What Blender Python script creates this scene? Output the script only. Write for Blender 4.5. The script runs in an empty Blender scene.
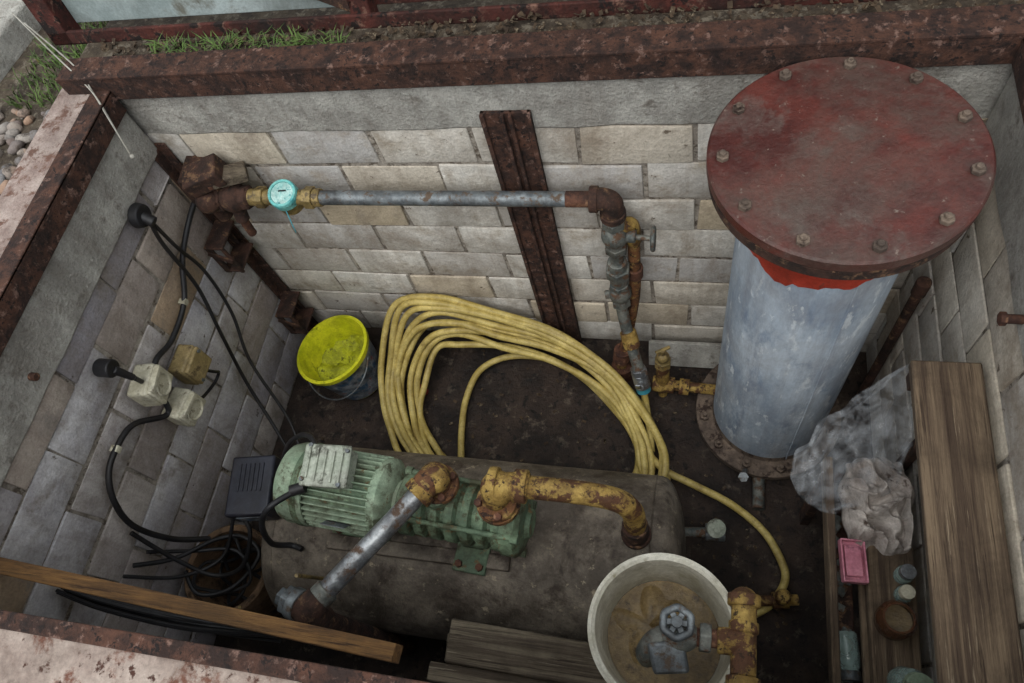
import bpy, bmesh, math, random
from mathutils import Vector, Matrix, noise, Euler
random.seed(7)
R=random.uniform
V=Vector
# ------------------------------------------------------------------ helpers
def hx(h):
    h=h.lstrip('#'); o=[]
    for i in (0,2,4):
        c=int(h[i:i+2],16)/255; o.append(c/12.92 if c<=.04045 else ((c+.055)/1.055)**2.4)
    return (*o,1)
def mat(name,c1,c2,c3=None,scale=5,rough=.7,metal=0,bump=.3,bscale=60,patch=.55,soft=.08,pscale=None,stretch=(1,1,1),c4=None,p4=.62,s4=30,tint=None,rough3=None,spec=.4,grime=.3,gcol='#2e241b',gscale=4,grain=.22,streak=0,scol='#5b4638'):
    m=bpy.data.materials.new(name); m.use_nodes=True; nt=m.node_tree; n=nt.nodes; L=nt.links
    b=n['Principled BSDF']; b.inputs['Roughness'].default_value=rough; b.inputs['Metallic'].default_value=metal
    b.inputs['Specular IOR Level'].default_value=spec
    patch-=.035; p4-=.05
    tc=n.new('ShaderNodeTexCoord'); mp=n.new('ShaderNodeMapping'); mp.inputs['Scale'].default_value=stretch
    L.new(tc.outputs['Object'],mp.inputs['Vector'])
    def noi(s,d=8,ro=.6,dist=0,vec=None):
        t=n.new('ShaderNodeTexNoise'); t.inputs['Scale'].default_value=s; t.inputs['Detail'].default_value=d
        t.inputs['Roughness'].default_value=ro; t.inputs['Distortion'].default_value=dist
        L.new(vec or mp.outputs[0],t.inputs['Vector']); return t
    def ramp(src,stops):
        r=n.new('ShaderNodeValToRGB'); e=r.color_ramp.elements
        e[0].position,e[0].color=stops[0]; e[1].position,e[1].color=stops[1]
        L.new(src,r.inputs[0]); return r
    def mix(f,a,bb,mode='MIX'):
        x=n.new('ShaderNodeMix'); x.data_type='RGBA'; x.blend_type=mode
        if isinstance(f,float): x.inputs[0].default_value=f
        else: L.new(f,x.inputs[0])
        for s,i in ((a,6),(bb,7)):
            if isinstance(s,tuple): x.inputs[i].default_value=s
            else: L.new(s,x.inputs[i])
        return x.outputs[2]
    def g(v): return (v,v,v,1)
    W0=g(0);W1=g(1)
    col=ramp(noi(scale,12,.68).outputs[0],((.41,hx(c1)),(.59,hx(c2)))).outputs[0]
    if tint:
        at=n.new('ShaderNodeAttribute'); at.attribute_name='tint'
        sp=n.new('ShaderNodeSeparateColor'); L.new(at.outputs[0],sp.inputs[0])
        col=mix(sp.outputs[0],col,hx(tint[0]))
        col=mix(sp.outputs[1],col,hx(tint[1]))
    if c3:
        f=ramp(noi(pscale or scale*2.1,13,.7,.2).outputs[0],((patch,W0),(patch+soft,W1))).outputs[0]
        col=mix(f,col,hx(c3))
        if metal>0:
            mm=n.new('ShaderNodeMath'); mm.operation='MULTIPLY_ADD'; L.new(f,mm.inputs[0]); mm.inputs[1].default_value=-metal; mm.inputs[2].default_value=metal
            L.new(mm.outputs[0],b.inputs['Metallic'])
        if rough3 is not None:
            mm=n.new('ShaderNodeMath'); mm.operation='MULTIPLY_ADD'; L.new(f,mm.inputs[0]); mm.inputs[1].default_value=rough3-rough; mm.inputs[2].default_value=rough
            L.new(mm.outputs[0],b.inputs['Roughness'])
    if c4:
        f=ramp(noi(s4,8,.7).outputs[0],((p4,W0),(p4+.05,W1))).outputs[0]
        col=mix(f,col,hx(c4))
    if streak:
        m2=n.new('ShaderNodeMapping'); m2.inputs['Scale'].default_value=(1,1,.06); L.new(tc.outputs['Object'],m2.inputs['Vector'])
        f=ramp(noi(26,9,.7,0,m2.outputs[0]).outputs[0],((.48,W0),(.66,g(streak)))).outputs[0]
        col=mix(f,col,hx(scol))
    if grime:
        f=ramp(noi(gscale,12,.7,.4,tc.outputs['Object']).outputs[0],((.45,W0),(.64,g(grime)))).outputs[0]
        col=mix(f,col,hx(gcol))
    if grain:
        f=ramp(noi(170,4,.7).outputs[0],((.35,g(1-grain)),(.62,W1))).outputs[0]
        col=mix(1.0,col,f,'MULTIPLY')
    L.new(col,b.inputs['Base Color'])
    if bump:
        bp=n.new('ShaderNodeBump'); bp.inputs['Strength'].default_value=bump; bp.inputs['Distance'].default_value=.01
        L.new(noi(bscale,8,.7).outputs[0],bp.inputs['Height']); L.new(bp.outputs[0],b.inputs['Normal'])
    return m
RUST=mat('rust','#30201a','#5a3b2d','#83665a',scale=26,rough=.88,bump=.8,bscale=70,patch=.59,pscale=44,c4='#1b120f',p4=.6,s4=70,grime=.6,gcol='#281a15',gscale=5)
RUSTD=mat('rust_dark','#241712','#4b3126','#74573f',scale=24,rough=.85,bump=.6,bscale=80,patch=.58,pscale=40)
RUSTB=mat('rust_brown','#3a231b','#684331','#8e694f',scale=26,rough=.8,bump=.5,bscale=90,patch=.58,pscale=44)
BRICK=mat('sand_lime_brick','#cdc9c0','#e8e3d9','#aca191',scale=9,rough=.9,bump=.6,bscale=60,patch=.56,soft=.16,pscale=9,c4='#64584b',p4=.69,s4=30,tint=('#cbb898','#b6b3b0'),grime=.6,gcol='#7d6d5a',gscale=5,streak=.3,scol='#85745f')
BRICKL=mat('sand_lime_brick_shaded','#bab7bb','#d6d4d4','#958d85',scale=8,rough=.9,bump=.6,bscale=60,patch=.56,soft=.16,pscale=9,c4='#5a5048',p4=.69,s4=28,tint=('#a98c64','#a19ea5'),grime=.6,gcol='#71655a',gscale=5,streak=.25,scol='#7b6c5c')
MORTAR=mat('mortar','#948b80','#b6ada0','#665b4f',scale=20,rough=.95,bump=.9,patch=.55)
CONC=mat('concrete','#a29f97','#c1beb5','#857f76',scale=12,rough=.95,bump=.9,bscale=110,patch=.58,soft=.12,pscale=22,c4='#d2cdc2',p4=.67,s4=80,grime=.45,gcol='#665c52',streak=.25,scol='#6d5c50')
CONCP=mat('concrete_pink','#9b867d','#bcaaa0','#7b5c4f',scale=14,rough=.95,bump=.8,bscale=130,patch=.56,pscale=25)
DIRT=mat('dirt_floor','#251b15','#41332a','#6a5e51',scale=7,rough=.6,bump=1,bscale=50,patch=.59,soft=.12,pscale=20,c4='#140f0b',p4=.6,grime=.7,gcol='#120c09')
WOOD=mat('weathered_wood','#514133','#806d57','#3a2b1f',scale=6,rough=.85,bump=.7,bscale=30,patch=.58,soft=.10,pscale=11,stretch=(12,.4,12),c4='#97866f',p4=.65,s4=14,grime=.65,gcol='#33261b',gscale=6)
WOODX=mat('weathered_wood_x','#594d40','#8b7e6a','#41352a',scale=6,rough=.85,bump=.7,bscale=30,patch=.57,soft=.10,pscale=11,stretch=(.4,12,12),c4='#9d917d',p4=.65,s4=14,grime=.5,gscale=6)
LATH=mat('lath_wood','#6a4c2d','#90693c','#46301d',scale=8,rough=.8,bump=.4,stretch=(.5,9,9),patch=.57,soft=.1,grime=.5)
GALV=mat('galvanised_steel','#5d6265','#868c8e','#5a4a3c',scale=20,rough=.5,metal=.5,bump=.2,patch=.57,rough3=.8,grime=.6,gscale=12)
GALVR=mat('galvanised_rusty','#525856','#85867e','#5d4432',scale=20,rough=.55,metal=.35,bump=.4,patch=.55,rough3=.85,grime=.5,gscale=14)
TANKB=mat('tank_blue_grey','#8e9ba9','#b5c0ca','#76869a',scale=8,rough=.55,bump=.2,bscale=30,patch=.56,soft=.14,pscale=14,stretch=(1,1,.35),c4='#cdd5da',p4=.62,s4=30,grime=.35,gcol='#7a736e',gscale=5,streak=.45,scol='#7d7c80',grain=.15)
REDTOP=mat('red_oxide_paint','#421c17','#5e2d25','#625750',scale=7,rough=.45,bump=.35,bscale=90,patch=.55,soft=.16,pscale=6,c4='#86756a',p4=.68,s4=70,grime=.85,gcol='#51473f',gscale=3.2)
REDC=mat('red_primer','#94301f','#b8412d','#5e3c32',scale=12,rough=.6,bump=.25,patch=.6,grime=.4)
FLB=mat('flange_brown','#4b3f37','#776759','#30211a',scale=15,rough=.8,bump=.5,patch=.56)
GRTANK=mat('pressure_tank_steel','#574e44','#827769','#3f342b',scale=9,rough=.62,bump=.6,bscale=46,patch=.56,soft=.12,pscale=14,c4='#a3967f',p4=.65,s4=34,grime=.7,gcol='#33291f',gscale=6)
GREEN=mat('pump_green','#52644f','#7a9072','#42452f',scale=12,rough=.7,bump=.35,patch=.55,c4='#6e5636',p4=.62,grime=.7,gcol='#3b3424',gscale=11)
GREENL=mat('motor_green_light','#7c9078','#a0b298','#565c48',scale=12,rough=.65,bump=.25,patch=.57,c4='#73603f',p4=.65,grime=.6,gcol='#453f2c',gscale=11)
GREY=mat('box_grey_green','#969d8d','#bcc0b1','#5e6054',scale=14,rough=.6,bump=.2,patch=.57,grime=.6,gscale=14)
OCHRE=mat('ochre_rust_paint','#8a6d33','#b3954f','#573722',scale=22,rough=.65,bump=.7,bscale=80,patch=.525,soft=.05,pscale=24,c4='#2f1d10',p4=.61,s4=60,grime=.7,gcol='#4a3018',gscale=12)
RUSTY_Y=mat('rust_ochre','#55331f','#7d5331','#a3864c',scale=26,rough=.75,bump=.6,patch=.56,pscale=34,c4='#2b180f',p4=.58,s4=60)
BRASS=mat('brass_dirty','#786841','#a18a58','#4d3f2b',scale=24,rough=.5,metal=.3,bump=.3,patch=.55)
HOSE=mat('yellow_hose_rubber','#b09a52','#d3be73','#917a45',scale=16,rough=.5,bump=.15,patch=.60,soft=.12,pscale=24,grime=.5,gcol='#75623a',gscale=9)
YEL=mat('yellow_plastic','#bfc31a','#dedb30','#8f921f',scale=10,rough=.4,bump=.05,patch=.6,grime=.5,gcol='#6d6f1a',gscale=14)
YELS=mat('yellow_film','#a3a620','#cdcf2c','#696b1c',scale=24,rough=.45,bump=.8,patch=.58,grime=.5,gscale=16,gcol='#50501a')
LABEL=mat('bucket_label','#363c42','#8b9094','#28506b',scale=22,rough=.45,bump=0,patch=.55,pscale=26,c4='#8d3a30',p4=.64,s4=20)
BLK=mat('black_rubber','#141416','#212124','#34302d',scale=20,rough=.5,bump=.1,patch=.62)
BLKB=mat('black_plastic','#171821','#272933','#3a3a40',scale=20,rough=.45,bump=.1,patch=.66)
CREAM=mat('cream_bakelite','#b4ae96','#d4cfb9','#7a715b',scale=18,rough=.5,bump=.1,patch=.61,grime=.5,gscale=16)
TAN=mat('tan_bakelite','#8a784f','#aa966a','#5c4c34',scale=18,rough=.55,bump=.15,patch=.58,grime=.6,gscale=14)
WHITE=mat('white_bucket_plastic','#bdb8a6','#dad6c8','#8d8468',scale=8,rough=.45,bump=.08,patch=.6,soft=.14,grime=.6,gcol='#6e6448',gscale=9)
SLUDGE=mat('brown_water','#6a5637','#927a51','#4c3c26',scale=14,rough=.25,bump=.4,patch=.56,soft=.14,grime=.5)
TURQ=mat('meter_turquoise','#4ea4a4','#82c9c0','#3c7a7c',scale=30,rough=.35,bump=.05,patch=.6,grime=.3,gscale=30)
DIAL=mat('meter_dial_glass','#8fc0ba','#b4d4cd','#5f9f9e',scale=60,rough=.2,bump=0,patch=.56,pscale=90,grime=.3,gscale=40)
TERRA=mat('terracotta','#735a43','#93765a','#463425',scale=10,rough=.85,bump=.4,patch=.55,grime=.6,gscale=10)
PINK=mat('pink_plastic','#b06a7a','#cf8a98','#8a5060',scale=14,rough=.4,bump=.02,patch=.6)
RAG=mat('rag_cloth','#9a8e86','#cac0b7','#75675e',scale=10,rough=.95,bump=.3,bscale=240,patch=.58,soft=.14,c4='#5a4a42',p4=.66,s4=18,grime=.5,gscale=14)
SHEET=mat('lid_sheet_steel','#8a9694','#aab5b3','#6c6c62',scale=5,rough=.6,bump=.1,patch=.58,soft=.12,grime=.5,gcol='#4d4a40')
LIDRED=mat('lid_red_rust','#33160f','#56281f','#765648',scale=14,rough=.8,bump=.5,patch=.57,c4='#1a0e0a',p4=.58,grime=.7,gcol='#1c120e')
PEB=mat('pebble_stone','#8b847e','#b4aba1','#5a5048',scale=12,rough=.9,bump=.3,patch=.55,tint=('#a5846c','#5b5f66'))
SOIL=mat('soil','#3a3128','#5a4f41','#756c5e',scale=20,rough=.95,bump=.8,patch=.56)
GRASS=mat('grass','#3d5226','#5d7538','#6e6a38',scale=20,rough=.8,bump=0,patch=.6,grain=0)
LEAF=mat('dead_leaf','#2f241a','#4d3e2e','#776b58',scale=40,rough=.9,bump=0,patch=.58,grain=0)
STRING=mat('white_string','#a8a498','#bfbbb0',scale=40,rough=.9,bump=.2)
CHROME=mat('chrome_worn','#787b7e','#aaadae','#5c4636',scale=22,rough=.35,metal=.65,bump=.2,patch=.56,rough3=.75,pscale=24,grime=.6,gscale=12)
PLATE=mat('front_plate_paint','#8d7b71','#b0a094','#6d4535',scale=9,rough=.8,bump=.5,bscale=80,patch=.56,pscale=14,c4='#45281d',p4=.63,s4=30,grime=.7,gcol='#4a3428')
BLUE=mat('blue_cap','#3f8fa0','#58a8b4',scale=10,rough=.4,bump=0)
REDP=mat('red_plastic','#8a2c26','#9b3a32',scale=10,rough=.4,bump=0)
def film(name,c,ns,a0,a1,rough=.2,thr=(.38,.68)):
    m=bpy.data.materials.new(name); m.use_nodes=True; nt=m.node_tree; n=nt.nodes; L=nt.links
    b=n['Principled BSDF']; b.inputs['Base Color'].default_value=hx(c); b.inputs['Roughness'].default_value=rough
    t=n.new('ShaderNodeTexNoise'); t.inputs['Scale'].default_value=ns; t.inputs['Detail'].default_value=7; t.inputs['Distortion'].default_value=1.5
    tc=n.new('ShaderNodeTexCoord'); L.new(tc.outputs['Object'],t.inputs['Vector'])
    mr=n.new('ShaderNodeMapRange'); mr.inputs[1].default_value=thr[0]; mr.inputs[2].default_value=thr[1]; mr.inputs[3].default_value=a0; mr.inputs[4].default_value=a1
    L.new(t.outputs[0],mr.inputs[0]); L.new(mr.outputs[0],b.inputs['Alpha']); return m
FILM=film('plastic_film','#ccd0d4',16,.015,.22,.10,(.42,.66))
GLASS=film('jar_glass','#9fb5ae',20,.35,.75,.12); GLASSB=film('jar_glass_brown','#5e3c2a',20,.5,.85,.12)

def group(name,loc=(0,0,0),rot=(0,0,0)):
    o=bpy.data.objects.new(name,None); o.empty_display_size=.05; bpy.context.collection.objects.link(o)
    o.location=loc; o.rotation_euler=rot; return o
class P:
    def __init__(s,g,name,m,bev=0,ang=35):
        s.g,s.name,s.m,s.bev,s.ang=g,name,m,bev,ang; s.bm=bmesh.new()
    def box(s,c,size,rot=(0,0,0),jit=0):
        M=Matrix.Translation(c)@Euler(rot).to_matrix().to_4x4()@Matrix.Diagonal((*size,1))
        r=bmesh.ops.create_cube(s.bm,size=1,matrix=M)
        if jit:
            for v in r['verts']: v.co+=V((R(-jit,jit),R(-jit,jit),R(-jit,jit)))
        return s
    def bb(s,a,b): return s.box([(a[i]+b[i])/2 for i in range(3)],[abs(b[i]-a[i]) for i in range(3)])
    def cyl(s,p1,p2,r1,r2=None,seg=28):
        p1,p2=V(p1),V(p2); d=p2-p1
        M=Matrix.Translation((p1+p2)/2)@d.to_track_quat('Z','Y').to_matrix().to_4x4()
        bmesh.ops.create_cone(s.bm,cap_ends=True,segments=seg,radius1=r1,radius2=r1 if r2 is None else r2,depth=d.length,matrix=M); return s
    def hexn(s,p1,p2,r): return s.cyl(p1,p2,r,seg=6)
    def sph(s,c,r,sc=(1,1,1),rot=(0,0,0),sub=3):
        M=Matrix.Translation(c)@Euler(rot).to_matrix().to_4x4()@Matrix.Diagonal((*sc,1))
        bmesh.ops.create_icosphere(s.bm,subdivisions=sub,radius=r,matrix=M); return s
    def lathe(s,prof,o=(0,0,0),ax=(0,0,1),seg=48,noisef=None):
        q=V(ax).to_track_quat('Z','Y'); o=V(o); rings=[]
        for (r,z) in prof:
            if r<1e-5: rings.append([s.bm.verts.new(o+q@V((0,0,z)))]); continue
            rg=[]
            for i in range(seg):
                a=2*math.pi*i/seg; p=V((r*math.cos(a),r*math.sin(a),z))
                if noisef: p=noisef(p,a)
                rg.append(s.bm.verts.new(o+q@p))
            rings.append(rg)
        for A,B in zip(rings,rings[1:]):
            if len(A)==1 and len(B)==1: continue
            if len(A)==1:
                for i in range(seg): s.bm.faces.new((A[0],B[i],B[(i+1)%seg]))
            elif len(B)==1:
                for i in range(seg): s.bm.faces.new((A[i],B[0],A[(i+1)%seg]))
            else:
                for i in range(seg): s.bm.faces.new((A[i],B[i],B[(i+1)%seg],A[(i+1)%seg]))
        return s
    def tube(s,pts,r,seg=12,sub=8,smooth=True,closed=False):
        pts=[V(p) for p in pts]
        if smooth and len(pts)>2:
            n=len(pts); q=[]
            rng=range(n if closed else n-1)
            for i in rng:
                if closed: p0,p1,p2,p3=pts[(i-1)%n],pts[i],pts[(i+1)%n],pts[(i+2)%n]
                else: p0,p1,p2,p3=pts[max(i-1,0)],pts[i],pts[i+1],pts[min(i+2,n-1)]
                for k in range(sub):
                    t=k/sub; q.append(.5*((2*p1)+(p2-p0)*t+(2*p0-5*p1+4*p2-p3)*t*t+(3*p1-p0-3*p2+p3)*t**3))
            if not closed: q.append(pts[-1])
            pts=q
        n=len(pts); tan=[]
        for i in range(n):
            a=pts[(i-1)%n] if closed else pts[max(i-1,0)]; b=pts[(i+1)%n] if closed else pts[min(i+1,n-1)]
            t=b-a; tan.append(t.normalized() if t.length>1e-9 else V((0,0,1)))
        up=V((0,0,1)) if abs(tan[0].z)<.9 else V((1,0,0))
        nrm=(up-tan[0]*up.dot(tan[0])).normalized(); rings=[]
        for i in range(n):
            nrm=(nrm-tan[i]*nrm.dot(tan[i])).normalized(); bn=tan[i].cross(nrm)
            rr=r(i/(n-1)) if callable(r) else r
            rings.append([s.bm.verts.new(pts[i]+rr*(math.cos(2*math.pi*k/seg)*nrm+math.sin(2*math.pi*k/seg)*bn)) for k in range(seg)])
        for i in range(n if closed else n-1):
            A,B=rings[i],rings[(i+1)%n]
            for k in range(seg): s.bm.faces.new((A[k],A[(k+1)%seg],B[(k+1)%seg],B[k]))
        if not closed:
            s.bm.faces.new(list(reversed(rings[0]))); s.bm.faces.new(rings[-1])
        return s
    def done(s,tint=None):
        bmesh.ops.recalc_face_normals(s.bm,faces=s.bm.faces)
        me=bpy.data.meshes.new(s.name); s.bm.to_mesh(me); s.bm.free()
        me.shade_smooth(); me.set_sharp_from_angle(angle=math.radians(s.ang))
        me.materials.append(s.m); o=bpy.data.objects.new(s.name,me); bpy.context.collection.objects.link(o)
        if s.g is not None: o.parent=s.g
        if s.bev:
            b=o.modifiers.new('bevel','BEVEL'); b.width=s.bev; b.segments=2; b.limit_method='ANGLE'
        return o

# ------------------------------------------------------------------ camera
Xc=V((.9706,.0514,-.2352));Yc=V((.1533,-.8854,.4387));Nc=V((.1859,.4623,.8670))
M=Matrix(((Xc.x,-Xc.y,-Xc.z),(Yc.x,-Yc.y,-Yc.z),(-Nc.x,Nc.y,Nc.z)))
cam=bpy.data.cameras.new('camera'); co=bpy.data.objects.new('camera',cam); bpy.context.collection.objects.link(co)
cam.sensor_width=36; cam.lens=36*737/1024; cam.clip_start=.02
co.matrix_world=Matrix.Translation((1.357,-1.138,2.185))@M.to_4x4(); bpy.context.scene.camera=co

W=1.89; D=-1.14; ZB=1.0
# ------------------------------------------------------------------ room
P(None,'floor',DIRT).bb((-.12,D-.12,-.1),(W+.12,.12,0)).done()
def wall(name,o,u,nrm,length,m,seed,offs):
    rs=random.Random(seed); o,u,nrm=V(o),V(u),V(nrm); bm=bmesh.new(); tl=bm.verts.layers.float_color.new('tint')
    ch=ZB/8; t=.009
    for c in range(8):
        z0=c*ch+t/2; z1=(c+1)*ch-t/2; x=-(.125 if (c+offs)%2 else 0)-rs.uniform(0,.03)
        while x<length:
            Lb=.25+rs.uniform(-.014,.010); a=max(x+t/2,0); b=min(x+Lb-t/2,length)
            if b-a>.02:
                dz=rs.uniform(-.004,.004); out=.010+rs.uniform(-.0025,.0025)
                r=bmesh.ops.create_cube(bm,size=1)
                tn=(rs.choice([0,0,0,.15,.3,.6]) if c<5 else rs.choice([0,.2,.5,.8]),rs.choice([0,0,.2,.5,.8]),0,1)
                for v in r['verts']:
                    s=v.co; p=o+u*((a+b)/2+s.x*(b-a)+rs.uniform(-.004,.004))+V((0,0,(z0+z1)/2+s.z*(z1-z0)+dz+rs.uniform(-.004,.004)))+nrm*(s.y*.06+out-.03)
                    v.co=p; v[tl]=tn
            x+=Lb
    bmesh.ops.bevel(bm,geom=list(bm.edges),offset=.005,segments=2,affect='EDGES',profile=.6)
    r=bmesh.ops.create_cube(bm,size=1); fs=set()
    for v in r['verts']:
        s=v.co.copy(); v.co=o+u*(length/2+s.x*length)+V((0,0,ZB/2+s.z*ZB))+nrm*(s.y*.12-.06+.005)
        for f in v.link_faces: fs.add(f)
    for f in fs: f.material_index=1
    bmesh.ops.recalc_face_normals(bm,faces=bm.faces)
    me=bpy.data.meshes.new(name); bm.to_mesh(me); bm.free(); me.materials.append(m); me.materials.append(MORTAR)
    me.shade_smooth(); me.set_sharp_from_angle(angle=.5)
    ob=bpy.data.objects.new(name,me); bpy.context.collection.objects.link(ob)
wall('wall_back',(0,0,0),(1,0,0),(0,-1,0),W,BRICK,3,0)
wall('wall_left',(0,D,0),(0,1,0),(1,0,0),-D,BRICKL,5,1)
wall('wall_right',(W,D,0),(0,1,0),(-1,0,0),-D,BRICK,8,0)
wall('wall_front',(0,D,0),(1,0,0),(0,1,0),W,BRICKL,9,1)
def rough_beam(name,a,b,m,ax,amp=.005,rise=0):
    p=P(None,name,m); p.bb(a,b)
    L=abs(b[ax]-a[ax]); bmesh.ops.subdivide_edges(p.bm,edges=[e for e in p.bm.edges if abs((e.verts[0].co-e.verts[1].co)[ax])>.5*L],cuts=60,use_grid_fill=True)
    for v in p.bm.verts:
        if v.co.z>1.05: v.co.z+=rise*v.co.x/W
        v.co+=noise.noise_vector(v.co*9)*amp
    p.bev=.005; return p.done()
rough_beam('trim_1',(-.13,-.012,ZB-.005),(W+.13,.13,1.13),CONC,0,rise=.02)
rough_beam('trim_2',(-.13,D-.02,.948),(.020,-.022,1.125),CONC,1)
rough_beam('trim_3',(W-.014,D-.02,ZB-.01),(W+.14,-.02,1.14),CONC,1)
rough_beam('trim_4',(-.13,D-.35,ZB),(W+.13,D+.005,1.10),CONC,0)
# rusty angle irons round the rim
p=P(None,'rim_angle_iron',RUST,.002); p.box((.92,-.018,1.163),(W+.14,.008,.064),(0,-.0106,0)); p.box((.92,.012,1.195),(W+.14,.07,.008),(0,-.0106,0)); p.done()
p=P(None,'rim_angle_iron',RUST,.002); p.bb((.022,D,1.09),(.029,-.022,1.152)); p.bb((-.022,D,1.145),(.029,-.022,1.153)); p.done()
p=P(None,'rim_angle_iron',RUST,.002); p.bb((W-.022,D,1.145),(W-.014,-.022,1.20)); p.bb((W-.022,D,1.193),(W+.05,-.022,1.20)); p.done()
p=P(None,'rim_angle_iron',RUST,.002); p.bb((.03,D+.002,1.09),(W-.03,D+.012,1.15)); p.bb((-.1,D-.012,1.152),(W,D+.014,1.160)); p.done()
P(None,'coping_left',CONCP,.006).bb((-.13,D-.3,1.10),(-.024,.04,1.142)).done()
P(None,'front_cover_plate',PLATE,.004).bb((-.2,D-.5,1.10),(W+.1,D-.005,1.155)).done()
g=group('corner_angle_iron'); p=P(g,'leg_1',RUST,.0015); p.bb((.014,-.05,0),(.020,-.014,ZB-.04)); p.done(); p=P(g,'leg_2',RUST,.0015); p.bb((.014,-.021,0),(.045,-.014,ZB-.03)); p.done()
g=group('wall_rail_iron',(.948,0,0)); p=P(g,'channel',RUST,.002)
p.bb((-.056,-.024,0),(.056,-.015,1.055)); p.bb((-.056,-.032,0),(-.046,-.015,1.055)); p.bb((.046,-.032,0),(.056,-.015,1.055)); p.bb((-.010,-.036,0),(-.002,-.015,1.055)); p.bb((.008,-.036,0),(.016,-.015,1.055)); p.done()
# ------------------------------------------------------------------ outside ground
p=P(None,'ground',SOIL)
p.bb((-4,-4,.95),(-.13,4,1.07)); p.bb((W+.14,-4,.95),(6,4,1.08)); p.bb((-.13,.13,.95),(W+.14,4,1.12)); p.bb((-.13,-4,.95),(W+.14,D-.5,1.06)); p.done()
def pebbles():
    bm=bmesh.new(); tl=bm.verts.layers.float_color.new('tint')
    for i in range(650):
        r=R(.005,.020); c=V((R(-.62,-.14),R(-.75,.0),1.07+r*.4))
        sc=(R(.8,1.3),R(.7,1.1),R(.5,.8)); rt=Euler((R(-.4,.4),R(-.4,.4),R(0,6)))
        res=bmesh.ops.create_icosphere(bm,subdivisions=2,radius=r,matrix=Matrix.Translation(c)@rt.to_matrix().to_4x4()@Matrix.Diagonal((*sc,1)))
        t=(random.choice([0,.2,.6,.9]),random.choice([0,.1,.6]),0,1)
        for v in res['verts']: v.co+=noise.noise_vector(v.co*40+V((i,0,0)))*r*.35; v[tl]=t
    me=bpy.data.meshes.new('pebbles'); bm.to_mesh(me); bm.free(); me.shade_smooth(); me.materials.append(PEB)
    o=bpy.data.objects.new('pebbles',me); bpy.context.collection.objects.link(o)
pebbles()
def blades(name,m,n,reg,h,w,lean=.5):
    bm=bmesh.new()
    for i in range(n):
        x,y,z=R(*reg[0]),R(*reg[1]),reg[2]; a=R(0,6.28); L=R(*h); d=V((math.cos(a),math.sin(a),0)); s=V((-d.y,d.x,0))*w
        b=V((x,y,z)); m1=b+d*L*lean*.3+V((0,0,L*.6)); t=b+d*L*lean+V((0,0,L))
        v=[bm.verts.new(q) for q in (b-s,b+s,m1+s*.8,m1-s*.8,t)]
        bm.faces.new(v[:4]); bm.faces.new((v[3],v[2],v[4]))
    me=bpy.data.meshes.new(name); bm.to_mesh(me); bm.free(); me.materials.append(m); o=bpy.data.objects.new(name,me); bpy.context.collection.objects.link(o)
blades('grass_tufts',GRASS,500,((-.36,-.16),(.01,.35),1.07),(.015,.045),.002,.8)
blades('moss_and_weeds',GRASS,320,((0.1,0.6),(.060,.115),1.16),(.008,.025),.002,1.8)
p=P(None,'dead_leaves',LEAF)
for i in range(700):
    r=R(.003,.010); x=R(-.05,W); p.box((x,R(.052,.128),R(1.162,1.172)+.012*x/W),(r*1.6,r,.001),(R(-.7,.7),R(-.7,.7),R(0,6)))
p.done()
P(None,'soil_ledge',SOIL).bb((-.1,.052,1.12),(W+.1,.13,1.16)).done()
p=P(None,'kerb_stone',CONC,.01); p.box((-.46,.35,1.10),(.10,.62,.09),(0,0,-.12)); p.done()
# ------------------------------------------------------------------ opened lid
g=group('steel_lid',(0,.14,1.155),(math.radians(-8),0,0))
P(g,'sheet',SHEET,.002).bb((-.14,.035,.03),(.62,.045,1.0)).done()
P(g,'sheet_rusty',LIDRED,.002).bb((.62,.035,.03),(W+.2,.045,1.0)).done()
p=P(g,'frame',LIDRED,.003); p.bb((-.2,-.01,.0),(W+.2,.0,.035)); p.bb((-.2,-.01,.0),(W+.2,.04,.008)); p.bb((-.2,-.01,0),(-.14,.04,1.0)); p.bb((W+.15,-.01,0),(W+.2,.04,1.0)); p.bb((-.2,-.01,.95),(W+.2,.04,1.0)); p.bb((.60,-.0,0),(.65,.04,1.0)); p.bb((1.25,-.0,0),(1.29,.04,1.0)); p.done()
P(g,'brace',RUSTD,.002).box((.42,.01,.14),(.42,.02,.03),(0,.45,0)).done()
# ------------------------------------------------------------------ vertical tank
g=group('pressure_vessel',(1.588,-.243,0))
P(g,'body',TANKB).lathe([(0,.03),(.155,.03),(.155,1.10),(0,1.10)],seg=72).done()
P(g,'weld_seam',TANKB).tube([(.05,-.147,.05),(.05,-.147,1.0)],.002,smooth=False).done()
P(g,'collar',REDC,.0005).lathe([(.150,.995),(.1565,.995),(.1575,1.0),(.1575,1.12),(.150,1.12)],seg=90,noisef=lambda p,a:p+V((0,0,(.022*noise.noise(V((math.cos(a)*3,math.sin(a)*3,1)))+.012*noise.noise(V((math.cos(a)*14,math.sin(a)*14,1)))) if p.z<1.01 else 0))).done()
P(g,'base_flange',FLB,.002).lathe([(.150,.028),(.205,.028),(.205,.052),(.158,.052),(.155,.075)],seg=72).done()
p=P(g,'base_bolts',FLB,.001)
for i in range(12):
    a=i/12*6.283+.2; x,y=.182*math.cos(a),.182*math.sin(a); p.hexn((x,y,.05),(x,y,.068),.013); p.cyl((x,y,.06),(x,y,.082),.006,seg=12)
p.done()
P(g,'feet',FLB).cyl((0,0,0),(0,0,.03),.17).done()
P(g,'neck_flange',RUSTD,.002).lathe([(.150,1.12),(.217,1.12),(.217,1.143),(.150,1.143)],seg=80).done()
P(g,'gasket',BLK).lathe([(.150,1.143),(.212,1.143),(.212,1.149),(.150,1.149)],seg=80).done()
P(g,'cover',REDTOP).lathe([(0,1.149),(.218,1.149),(.221,1.152),(.221,1.171),(.217,1.175),(0,1.175)],seg=96).done()
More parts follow.
